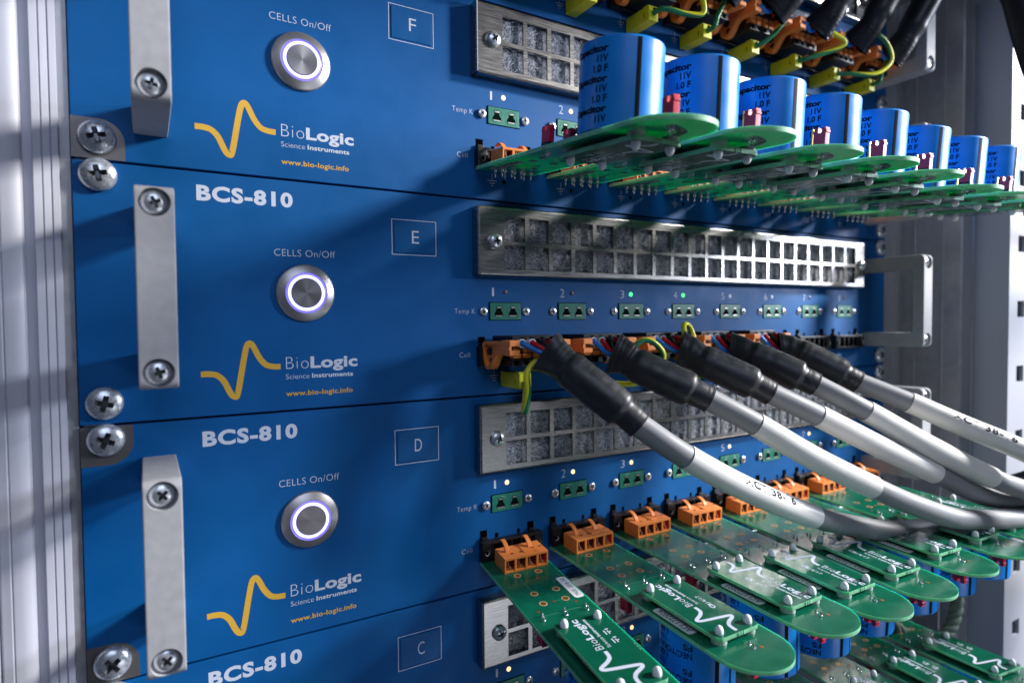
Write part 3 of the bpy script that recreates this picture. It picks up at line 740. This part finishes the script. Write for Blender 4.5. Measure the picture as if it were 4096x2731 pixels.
RJ = random.Random(21)
def make_board(kind, loc, rot, label, group, sticker=None, flip=False, mark=True, stick_pos='inner', jump=True, spikes=False):
    up = 1 if kind == 'D' else -1            # side the daughter board sits on
    B = thing('circuit_board', label, 'circuit board', loc, rot, group)
    holes = [(10.0, -18.5), (20.2, -18.6), (10.0, -34.6), (20.2, -34.8), (20.1, -42.8), (10.0, -42.6)]
    if up < 0: holes = [(29 - a, b_) for a, b_ in holes]
    bd = obj_cache(CA, 'board%d' % up, lambda: trace_mesh(up, holes), 'board', B)
    obj_cache(CA, 'vias', via_mesh, 'small_vias', bd)['kind'] = 'stuff'
    for x, y in holes: obj_cache(CA, 'padhole', pad_hole_mesh, 'plated_hole', B, (x, y, 0))
    tb = obj_cache(CA, 'term', terminal_mesh, 'terminal_block', B)
    for x in (9.4, 20.6): obj_cache(CA, 'hook', hook_mesh, 'hook', tb, (x, 0, 0))
    fl = (0, 0, 0) if up > 0 else (0, math.pi, 0)
    zb = 0 if up > 0 else -TH
    lx = (lambda x: x) if up > 0 else (lambda x: 29.4 - x)
    # daughter board: built for the upper side; turned over about y for the lower side
    d = obj_cache(CA, 'daughter', daughter_mesh, 'daughter_board', B, (0 if up > 0 else 29.4, 0, zb), fl)
    obj_cache(CA, 'logo%d%d' % (flip, mark), lambda: logo_mesh(flip, mark), 'lettering', d)
    for x in (7.4, 21.8):
        for y in (-63.8, -99.6): obj_cache(CA, 'stand', standoff_mesh, 'standoff', d, (x, y, 0))
    # capacitor on the other side
    cz, cr = (0, (0, 0, 0)) if up < 0 else (-TH, (0, math.pi, 0))
    c = obj_cache(CA, 'capm', cap_mesh, 'capacitor', B, (CAPX + RJ.uniform(-.4, .4), CAPY + RJ.uniform(-.4, .4), cz), (cr[0] + RJ.uniform(-.012, .012), cr[1] + RJ.uniform(-.012, .012), RJ.uniform(-.13, .13)))
    if up < 0:
        obj_cache(CA, 'ctA', lambda: cap_text('Capacitor', math.radians(-141)), 'lettering', c)
        obj_cache(CA, 'csA', lambda: cap_stripe(math.radians(-102)), 'stripe', c)
    else:
        obj_cache(CA, 'ctB', lambda: cap_text('NEC', math.radians(18)), 'lettering', c)
        obj_cache(CA, 'csB', lambda: cap_stripe(math.radians(-81)), 'stripe', c)
        obj_cache(CA, 'csC', lambda: cap_stripe(math.radians(-107), .5), 'stripe', c)
    # jumpers on the capacitor side, their solder tails on the other
    spots = [(4.9, -51.8), (14.6, -52.0), (14.6, -107.2)]
    if up > 0: spots = [(4.9, -51.8), (14.6, -52.0), (24.2, -52.0), (14.8, -107.2)]
    for i, (x, y) in enumerate(spots):
        if up < 0 or i != 2:
            j = obj_cache(CA, 'jump', lambda: jumper_mesh(1), 'jumper', B, (x, y, cz), (cr[0], cr[1] + RJ.uniform(-.03, .03), RJ.uniform(-.06, .06)))
            for dy in (-1.3, 1.3): obj_cache(CA, 'pin', pin_mesh, 'pin', j, (0, dy, .2))
            if i == len(spots) - 1: obj_cache(CA, 'pin', pin_mesh, 'pin', j, (0, 3.7, .2))
        for dy in (-1.2, 1.2):
            obj_cache(CA, 'sold', solder_mesh, 'solder_joint', B, (x + (.5 if dy > 0 else 0), y + dy, 0 if up > 0 else -TH), (0, 0, 0) if up > 0 else (math.pi, 0, 0))
    if spikes:
        for i in range(4):
            for dx, y in ((0, -5.5), (2.2, -8.2)): obj_cache(CA, 'spike', spike_mesh, 'solder_joint', B, (7.2 + 4.9 * i + dx * .9, y, -TH), (math.pi, 0, 0))
    if sticker:
        if up < 0:
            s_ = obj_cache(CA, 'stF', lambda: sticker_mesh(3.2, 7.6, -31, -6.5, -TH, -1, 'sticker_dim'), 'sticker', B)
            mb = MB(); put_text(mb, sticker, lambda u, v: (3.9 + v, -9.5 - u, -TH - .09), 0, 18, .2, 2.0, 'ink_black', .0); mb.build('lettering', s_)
        elif stick_pos == 'outer':
            s_ = sticker_mesh(24.0, 28.5, -44.4, -27.0, 0, 1, 'sticker').build('sticker', B)
            # reads towards the panel
            mb2 = MB(); put_text(mb2, sticker, lambda u, v: (27.3 - v, -42.9 + u, .09), 0, 14.4, 0, 1.7, 'ink_black', .0); mb2.build('lettering', s_)
        else:
            s_ = obj_cache(CA, 'stD', lambda: sticker_mesh(1.5, 6.3, -91.3, -71.3, 0, 1, 'sticker_green_lit'), 'sticker', B)
            mb = MB(); put_text(mb, sticker, lambda u, v: (4.9 - v, -90.0 + u, .09), 0, 17.0, 0, 2.4, 'ink_black', .0); mb.build('lettering', s_)
    return B
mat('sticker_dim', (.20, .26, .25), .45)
ORD = ['first', 'second', 'third', 'fourth', 'fifth', 'sixth', 'seventh', 'eighth']
# boards of F: capacitors on top
FP = [(.086, .02, .004), (.070, .03, .01), (.074, .026, .01), (.068, .03, .01), (.076, .058, .01), (.096, .078, .01), (.09, .07, .01), (.085, .07, .01)]
SN = ['SN 249 1981', 'SN 248 1981', 'SN 252 1981', 'SN 260 1981', 'SN 255 1981', 'SN 251 1981', 'SN 250 1981', 'SN 247 1981']
for k in range(8):
    a, c, b_ = FP[k]
    make_board('F', (39.1 + PITCH * k, -1.2, -62.75), (a, -b_, -c),
               '%s board from the left in the row with blue capacitors standing on top' % ORD[k], 'boards with upright capacitors plugged into panel F', sticker=SN[k], flip=False, mark=False, spikes=True)
# boards of D: wave boards on top, capacitors hanging
DP = [(.0995, .10, .03), (.045, .030, .03), (.028, .030, .03), (.056, .044, .02), (.06, .072, .02), (.042, .085, .02), (.045, .07, .02), (.045, .07, .02)]
DS = ['TR2E - 2018 - 43', 'ACJ 1722026', 'ACJ 1722023', 'ACJ 1722003', 'ACJ 1722021', 'ACJ 1722005', None, None]
DL = ['nearest green board, plugged into D, with white sticker TR2E - 2018 - 43', 'green board in panel D with sticker ACJ 1722026', 'green board in panel D with sticker ACJ 1722023',
      'green board in panel D right behind the one with sticker ACJ 1722023', 'green board in panel D with sticker ACJ 1722021', 'green board in panel D whose lettering shows just under the grey cable bundle',
      'seventh board from the left in panel D, crossed by the grey cables', 'last board in panel D, at the right end of its row']
for k in range(8):
    a, c, b_ = DP[k]
    make_board('D', (39.1 + PITCH * k, -1.5, UNIT_Z['D'] - 63.55), (a, -b_, -c), DL[k], 'boards with hanging capacitors plugged into panel D',
               sticker=DS[k], flip=(2 <= k <= 6), mark=k > 0, stick_pos='outer' if k == 0 else 'inner')
CL = ['', '', '', '', 'fourth board from the right in the lowest row', 'third board from the right in the lowest row', 'second board from the right in the lowest row', 'rightmost board of the lowest row, below the twine loop']
for k in range(4, 8):
    make_board('D', (39.1 + PITCH * k, -1.5, UNIT_Z['C'] - 63.55), (-.065, -.05, -.18), CL[k], 'boards with hanging capacitors plugged into panel C', sticker=None, flip=False, mark=False)

# ------------------------------------------------------------------ plugs and cables
def plug_body():
    mb = MB()   # x from 0: header left edge; z unit-local
    mb.box(6.0, 27.4, -13.5, -4.2, -62.6, -49.6, 'black_plastic', .3)
    mb.box(6.0, 27.4, -21.8, -13.5, -54.4, -49.5, 'black_plastic', .35)
    mb.box(6.2, 27.2, -21.0, -13.5, -62.7, -59.4, 'black_plastic', .3)
    mb.box(6.6, 26.8, -18.0, -13.4, -59.4, -54.4, 'black_plastic')
    for k in range(4):
        x = 8.7 + 5.1 * k
        mb.lathe([(2.05, 0), (2.05, .5), (1.75, .5), (1.7, .05), (.001, .04)], (x, -21.8, -52.6), (0, -1, 0), 'black_plastic', 18, ms=['black_plastic'] * 3 + ['black_hole'] * 2)
        mb.prism([(x + 1.3, -50.1), (x + 3.3, -50.1), (x + 2.3, -51.9)], -21.95, -21.8, 'y', 'black_hole')
        mb.prism([(x - 1.4, -60.2), (x + 1.2, -60.2), (x + .9, -61.9), (x - .2, -62.4), (x - 1.1, -61.9)], -21.15, -21.0, 'y', 'black_hole')
    for i in range(6): mb.box(6.4, 27.0, -20.5 + i * 1.25, -20.0 + i * 1.25, -49.55, -49.35, 'black_plastic')
    return mb
def tab_mesh():
    mb = MB(); mb.box(0, 3.9, -21.2, -17.8, -56.6, -54.7, 'orange', .2); mb.box(0, 3.9, -21.0, -17.8, -59.2, -57.2, 'orange', .2); mb.box(1.5, 2.4, -19.5, -17.9, -57.2, -56.6, 'orange'); return mb
def lever_mesh():
    mb = MB()
    out = [(-3.6, -53.4), (-4.3, -52.3), (-6, -51.9), (-21.0, -51.7), (-21.0, -57.3), (-18.2, -57.2), (-16.4, -57.7), (-14.6, -59.6), (-12.6, -62.4), (-10.3, -64.2), (-7.6, -64.4), (-5.4, -62.9), (-4.3, -59.5)]
    # ring with a teardrop opening: front and rear faces plus walls
    inn = [(-5.2, -54.6), (-5.8, -53.6), (-9, -53.3), (-17.3, -53.2), (-17.3, -55.2), (-15.2, -56.0), (-13.5, -57.9), (-11.7, -60.7), (-10, -62.6), (-8.2, -62.9), (-6.6, -61.6), (-5.6, -58.8), (-5.3, -56.5)]
    x0, x1 = 1.2, 4.9
    n = len(out); V = [(x0, *p) for p in out] + [(x0, *p) for p in inn] + [(x1, *p) for p in out] + [(x1, *p) for p in inn]; F = []
    for i in range(n):
        j = (i + 1) % n
        F += [(i, j, n + j, n + i), (2 * n + i, 3 * n + i, 3 * n + j, 2 * n + j), (i, 2 * n + i, 2 * n + j, j), (n + i, n + j, 3 * n + j, 3 * n + i)]
    mb.add(V, F, 'orange')
    # thin web inside the ring and the dark peg holes
    mb.prism(inn, 2.6, 3.4, 'x', 'orange')
    mb.lathe([(1.9, 0), (1.9, .5), (1.5, .9), (.001, .95)], (2.6, -8.4, -56.3), (-1, 0, 0), 'black_plastic', 18)
    mb.lathe([(1.4, 0), (1.4, .1), (.001, .1)], (2.6, -9.3, -60.4), (-1, 0, 0), 'black_plastic', 16)
    # finger tip with a slit
    mb.box(.6, 5.6, -28.9, -21.0, -53.7, -51.3, 'orange', .3); mb.box(.6, 5.6, -28.9, -21.0, -57.5, -55.4, 'orange', .3)
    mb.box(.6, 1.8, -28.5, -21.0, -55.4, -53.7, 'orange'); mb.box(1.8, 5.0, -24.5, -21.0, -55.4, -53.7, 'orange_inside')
    for i in range(5): mb.box(.75, 5.45, -28.4 + i * .8, -28.0 + i * .8, -51.35, -51.15, 'orange'); mb.box(.75, 5.45, -28.4 + i * .8, -28.0 + i * .8, -57.65, -57.45, 'orange')
    return mb
def earth_plug_mesh():
    mb = MB(); mb.box(-3.1, 3.1, -17.8, -.8, -3.5, 3.5, 'yellow_plug', .35); mb.box(-3.0, 3.0, -17.0, -13.5, 3.5, 3.95, 'yellow_plug', .15)
    mb.lathe([(1.3, 0), (1.25, .05), (.001, .05)], (.9, -17.8, 1.9), (0, -1, 0), 'black_hole', 16); mb.box(-3.15, -3.05, -14.6, -14.1, -1.6, .6, 'seam_dark')
    return mb
def make_cable(unit, k, label, group, shr, jk=None, lb=None, ex=None, text=None, wire=None, R=(7.9, 5.9, 5.1, 5.5), seed=0):
    Z = UNIT_Z[unit]; X = 39.1 + PITCH * k
    T = thing('cable', label, 'cable', (X, 0, Z), (0, 0, 0), group)
    L = lambda p: (p[0] - X, p[1], p[2] - Z)          # world mm -> local
    pb = obj_cache(CA, 'plug', plug_body, 'plug_body', T)
    for i in range(4): obj_cache(CA, 'tab', tab_mesh, 'release_tab', pb, (6.9 + 5.1 * i, 0, 0))
    obj_cache(CA, 'lever', lever_mesh, 'lever', T); obj_cache(CA, 'lever', lever_mesh, 'lever', T, (26.0, 0, 0))
    ep = obj_cache(CA, 'earth', earth_plug_mesh, 'earth_plug', T, (15.0, 0, -69.6))
    P = [Vector(L(p)) for p in shr]
    if jk: P[0] += Vector((2.2, -2.2, -2.0)); P[1] += Vector((.8, -.8, -.8))
    mouth = P[0]; dirv = (P[1] - P[0]).normalized()
    for i, cn in enumerate(('wire_blue', 'wire_red', 'wire_black', 'wire_red')):
        x = 8.7 + 5.1 * i; s0 = Vector((x, -21.9, -52.6))
        if i < 2: obj_cache(CA, 'ferr', lambda: MB().lathe([(1.7, 0), (1.9, 3.4), (1.45, 3.4), (1.25, 1.0)], (0, 0, 0), (0, -1, 0), 'ferrule', 18), 'ferrule', T, (x, -22.3, -52.6))
        e = mouth + dirv * 6 + Vector((0, 0, (1.5 - i) * .8)); m1 = s0 + Vector((0, -4.0, 0)); m2 = mouth + Vector(((i - 1.5) * 1.6, .5, (1.2 - abs(i - 1.5)) * 1.2))
        mb = MB(); mb.tube(spline([s0, m1, m2, e], 8), 1.1, cn, 12); mb.build('wire', T)
    # heat shrink: flat flared mouth, neck, body bulge, shoulder, narrow end
    Q = spline(P, 16); n = len(Q); tot = [0]
    for i in range(1, n): tot.append(tot[-1] + (Q[i] - Q[i - 1]).length)
    rad = []; fl = []
    rnd = random.Random(seed); nz = [rnd.uniform(-.12, .12) for _ in range(n)]
    def prof(t):
        pts = [(0, R[0] * .98), (.10, R[0] * .88), (.20, R[0] * .84), (.27, R[0]), (.76, R[0] * 1.0), (.79, R[0] * .98), (.83, R[1] * 1.02), (1, R[1] * 1.0)]
        for (a, x), (b_, y) in zip(pts, pts[1:]):
            if t <= b_: q = (t - a) / (b_ - a); q = q * q * (3 - 2 * q); return x + (y - x) * q
        return pts[-1][1]
    for i in range(n):
        t = tot[i] / tot[-1]; rad.append(prof(t) * (1 + nz[i] * .12)); q = max(0, 1 - t / .25); fl.append((1 + .30 * q, 1 - .30 * q))
    mb = MB(); mb.tube(Q, rad, 'shrink', 32, False, fl); I = [a - (b_ - a) * 0 for a, b_ in zip(rad, rad)]
    mb.tube(Q[:20], [r * .93 for r in rad[:20]], 'black_hole', 24, True, fl[:20])
    d0 = (Q[-1] - Q[-2]).normalized(); mb.tube([Q[-1] - d0 * .8, Q[-1], Q[-1] + d0 * .02], [rad[-1] * 1.02, rad[-1] * 1.03, rad[-1] * .9], 'shrink', 32, False)
    mb.build('heat_shrink', T)
    pts = []
    if jk:
        path = [Vector(L(p)) for p in jk[:1] + jk[1:] + (lb[1:] if lb else []) + (ex[1:] if ex else [])]
        st = path[0] - (path[1] - path[0]).normalized() * 3
        J = spline([st] + path, 10)
        mb = MB(); mb.tube(J, R[2], 'jacket', 28); mb.build('jacket', T)
        # label sleeve on the same curve
        full = spline([st] + path, 10); i0 = 10 * (1 + len(jk) - 1); i1 = i0 + 10 * (len(lb) - 1)
        seg = full[i0:i1 + 1]
        mb = MB(); mb.tube(seg, R[3] + .0, 'label_white', 32, False)
        for e_, s_ in ((0, 1), (-1, -1)):
            t = (seg[1] - seg[0]).normalized() if e_ == 0 else (seg[-1] - seg[-2]).normalized()
            mb.tube([seg[e_], seg[e_] + t * .01], [R[3], R[2] * .98], 'label_white', 32, False)
        sl = mb.build('label_sleeve', T)
        if text:
            # wrap letters on the sleeve: frames along the path
            cum = [0]
            for a, b_ in zip(seg, seg[1:]): cum.append(cum[-1] + (b_ - a).length)
            camL = Vector(L(CP))
            def fr(u):
                u = min(max(u, 0), cum[-1] - 1e-4)
                i = max(j for j in range(len(cum)) if cum[j] <= u); i = min(i, len(seg) - 2); q = (u - cum[i]) / (cum[i + 1] - cum[i])
                p = seg[i].lerp(seg[i + 1], q); t = (seg[i + 1] - seg[i]).normalized(); return p, t
            def fn(u, v):
                p, t = fr(u); up = Vector((0, -.25, 1)); up = (up - t * up.dot(t)).normalized(); sd = t.cross(up)
                a = TXA - v / R[3]; return tuple(p + (up * math.cos(a) + sd * math.sin(a)) * (R[3] + .06))
            TXA, u0, u1 = text[1]
            mb = MB(); put_text(mb, text[0], fn, u0, u1, 0, 3.4, 'ink_black', .035, 1.15); mb.build('lettering', sl)
    if wire:
        mb = MB(); W_ = spline([L(p) for p in wire], 12); mb.tube(W_, 1.35, 'wire_yellow', 14, True, stripe='wire_green', twist=.09); mb.build('earth_wire', T)
    return T
EC = {
 1: dict(shr=[[54.5, -28.2, -143.0], [60.6, -35.2, -149.3], [66.1, -41.0, -155.5], [78.1, -53.2, -168.6], [84.0, -58.2, -175.3]], jk=[[84.0, -58.2, -175.3], [102.3, -65.9, -188.9]], lb=[[102.3, -65.9, -188.9], [136.1, -70.3, -206.9], [178.7, -72.9, -225.1]], ex=[[178.7, -72.9, -225.1], [207.3, -75.0, -233.9], [237.2, -77.8, -240.9], [277.0, -81.6, -244.6], [323.3, -89.3, -246.2], [367.4, -100.1, -246.1], [430, -118, -252], [520, -125, -275]]),
 2: dict(shr=[[92.7, -26.2, -145.0], [97.9, -31.6, -148.5], [103.2, -37.3, -153.2], [118.0, -52.2, -163.0], [125.3, -57.8, -167.6]], jk=[[125.3, -57.8, -167.6], [144.4, -67.2, -179.1]], lb=[[144.4, -67.2, -179.1], [171.3, -77.8, -195.7], [203.0, -86.7, -211.5]], ex=[[203.0, -86.7, -211.5], [228.1, -92.6, -222.6], [259.4, -97.6, -233.0], [299.5, -100.5, -239.5], [348.5, -106.4, -244.6], [425, -126, -246], [515, -138, -262]]),
 3: dict(shr=[[133.8, -27.1, -145.1], [138.7, -32.4, -147.8], [144.3, -38.3, -152.5], [159.3, -52.2, -162.4], [167.0, -58.0, -167.6]], jk=[[167.0, -58.0, -167.6], [188.0, -68.5, -178.8]], lb=[[188.0, -68.5, -178.8], [218.5, -78.9, -194.3], [258.5, -86.9, -212.0]], ex=[[258.5, -86.9, -212.0], [284.0, -90.7, -223.2], [311.9, -93.6, -232.1], [361.1, -102.2, -237.0], [430, -112, -240], [520, -120, -255]]),
 4: dict(shr=[[170.8, -26.9, -146.4], [175.5, -33.3, -148.3], [180.7, -40.0, -152.1], [190.5, -54.2, -160.1], [197.6, -60.9, -165.0]], jk=[[197.6, -60.9, -165.0], [216.8, -75.0, -178.0]], lb=[[216.8, -75.0, -178.0], [249.3, -87.9, -196.6], [290.8, -99.2, -216.2]], ex=[[290.8, -99.2, -216.2], [310.3, -104.0, -223.5], [344.5, -109.4, -233.3], [425, -124, -233], [515, -138, -245]]),
 5: dict(shr=[[210.2, -27.0, -147.2], [215.6, -32.6, -148.4], [221.1, -39.4, -152.4], [230.5, -53.5, -161.5], [236.5, -59.5, -166.1]], jk=[[236.5, -59.5, -166.1], [254.2, -76.1, -176.3]], lb=[[254.2, -76.1, -176.3], [271.8, -91.5, -187.1], [292.0, -108.5, -198.5], [312.2, -123.2, -210.5]], ex=[[312.2, -123.2, -210.5], [330, -133, -219], [410, -160, -238], [500, -168, -245]]),
}
ELB = ['frontmost grey cable with a hanging green and yellow earth wire', 'second grey cable from the left, its earth wire looping over the black sleeve',
       'third grey cable, with a green and yellow loop standing above its plug', 'fourth grey cable, its black sleeve scuffed near the narrow end', 'rearmost grey cable, its white sleeve leaving at the right edge']
EW = {1: [(60, -26, -146.0), (56.5, -25.5, -148.0), (51.5, -24.8, -152.5), (50.2, -25, -156), (50.4, -26, -162), (49.8, -25.6, -168), (49.8, -24, -171), (51.2, -21.5, -170), (53, -19.5, -164), (54, -18, -158.8)],
      2: [(99, -33, -147), (106, -36, -141.5), (112, -38, -143), (117, -38, -149), (116, -33, -158), (108, -27, -162), (99, -21, -161.5), (93, -18, -158.5)],
      3: [(140, -31, -146), (142, -27, -139), (145, -24, -134.5), (149, -24, -136), (151, -26, -145), (150, -30, -157), (144, -28, -168), (136, -22, -166), (131, -18, -159)],
      4: [(176, -32, -150), (184, -34, -158), (186, -32, -166), (180, -26, -168), (172, -20, -162), (169, -18, -158.7)],
      5: [(215, -31, -150), (222, -34, -156), (222, -28, -163), (214, -22, -163), (207, -18, -158.6)]}
ETX = {1: ('ACT 38-16', (1.0, 30, 64)), 5: ('ACT 38-16', (1.05, 20, 52))}
for k in range(5):
    make_cable('E', k, ELB[k], 'grey cables plugged into panel E', text=ETX.get(k + 1), wire=EW[k + 1], seed=k, **EC[k + 1])
# cables of G: short view of the plugs from below, black sleeves going up and right
GLB = ['first', 'second', 'third', 'fourth', 'fifth', 'sixth', 'seventh', 'eighth']
def GW(k):
    X = 39.1 + PITCH * k; zp = 88.9 - 69.6; x0 = X + 15
    m = k % 4
    if m == 1: mid = [(x0 + 2, -24, zp - .5), (x0 + 14, -30, zp + 2), (x0 + 20, -32, zp + 10), (x0 + 14, -31, zp + 17)]
    elif m == 2: mid = [(x0 + 2, -23, zp + .5), (x0 + 14, -27, zp - 1), (x0 + 22, -30, zp + 1), (x0 + 16, -31, zp + 13)]
    elif m == 3: mid = [(x0 + .5, -22, zp + 1), (x0 + 2, -22.5, zp + 6), (x0 + 6, -24, zp + 15)]
    elif m == 0: mid = [(x0 + 4, -22, zp + 3), (x0 + 9, -26, zp + 9), (x0 + 13, -29, zp + 17)]
    if k == 5: mid = [(x0 + 4, -23, zp + 1), (x0 + 20, -30, zp + 7), (x0 + 22, -32, zp + 11), (x0 + 8, -30, zp + 16)]
    if k == 6: mid = [(x0 + 6, -22, zp - .5), (x0 + 24, -28, zp + 1), (x0 + 34, -32, zp + 10), (x0 + 24, -33, zp + 20)]
    return [(x0, -17.5, zp)] + mid + [(X + 17, -34, 88.9 - 48)]
for k in range(8):
    X = 39.1 + PITCH * k
    dx = 18 if k < 4 else 16
    shr = [[X + 16.5, -27, 88.9 - 54], [X + 21, -34, 88.9 - 48], [X + 26, -42, 88.9 - 38], [X + 33, -56, 88.9 - 18], [X + 38, -66, 88.9 + 2], [X + 40.5, -70, 104.6]]
    if k >= 5: shr = [[X + 18, -26, 88.9 - 55], [X + 20, -31, 88.9 - 50], [X + 23, -36, 88.9 - 42], [X + 29, -44, 88.9 - 22], [X + 34, -50, 88.9 - 4], [X + 38, -53, 104.6]]
    make_cable('G', k, '%s black sleeved cable in the shaded top row, with yellow earth plug' % GLB[k], 'black sleeved cables plugged into the top unit', shr, wire=GW(k), seed=10 + k)

# ------------------------------------------------------------------ twine loop
def twine():
    P = spline([[358, -52, -298], [361, -53, -312], [358, -54, -323], [349, -54, -333], [336, -52, -337], [321, -48, -333], [309, -42, -325], [298, -34, -312]], 14)
    T = thing('twine_loop', 'loop of grey green twisted twine hanging at lower right', 'twine', P[0])
    for s_ in range(3):
        pts = []; L_ = 0
        for i, p in enumerate(P):
            if i: L_ += (p - P[i - 1]).length
            t = (P[min(i + 1, len(P) - 1)] - P[max(i - 1, 0)]).normalized(); u = Vector((0, 1, .2)); u = (u - t * u.dot(t)).normalized(); v = t.cross(u)
            a = L_ * .38 + s_ * 2.094; pts.append(p - P[0] + (u * math.cos(a) + v * math.sin(a)) * 1.9)
        mb = MB(); mb.tube(pts, 2.1, 'twine', 12); mb.build('strand', T)
twine()

# ------------------------------------------------------------------ black cables at the right border
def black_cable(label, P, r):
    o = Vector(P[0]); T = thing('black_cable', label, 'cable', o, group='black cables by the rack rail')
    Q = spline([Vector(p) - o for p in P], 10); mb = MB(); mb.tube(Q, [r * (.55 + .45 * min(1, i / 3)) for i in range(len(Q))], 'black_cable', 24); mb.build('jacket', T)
black_cable('short black cable end in front of the white rack rail, below the grey cables', [[378.7, -71.6, -236.9], [382.7, -76.2, -234.8], [387.4, -82.4, -230.8], [395.5, -92.6, -222.1], [414, -114, -205], [470, -140, -190], [540, -150, -190]], 3.6)
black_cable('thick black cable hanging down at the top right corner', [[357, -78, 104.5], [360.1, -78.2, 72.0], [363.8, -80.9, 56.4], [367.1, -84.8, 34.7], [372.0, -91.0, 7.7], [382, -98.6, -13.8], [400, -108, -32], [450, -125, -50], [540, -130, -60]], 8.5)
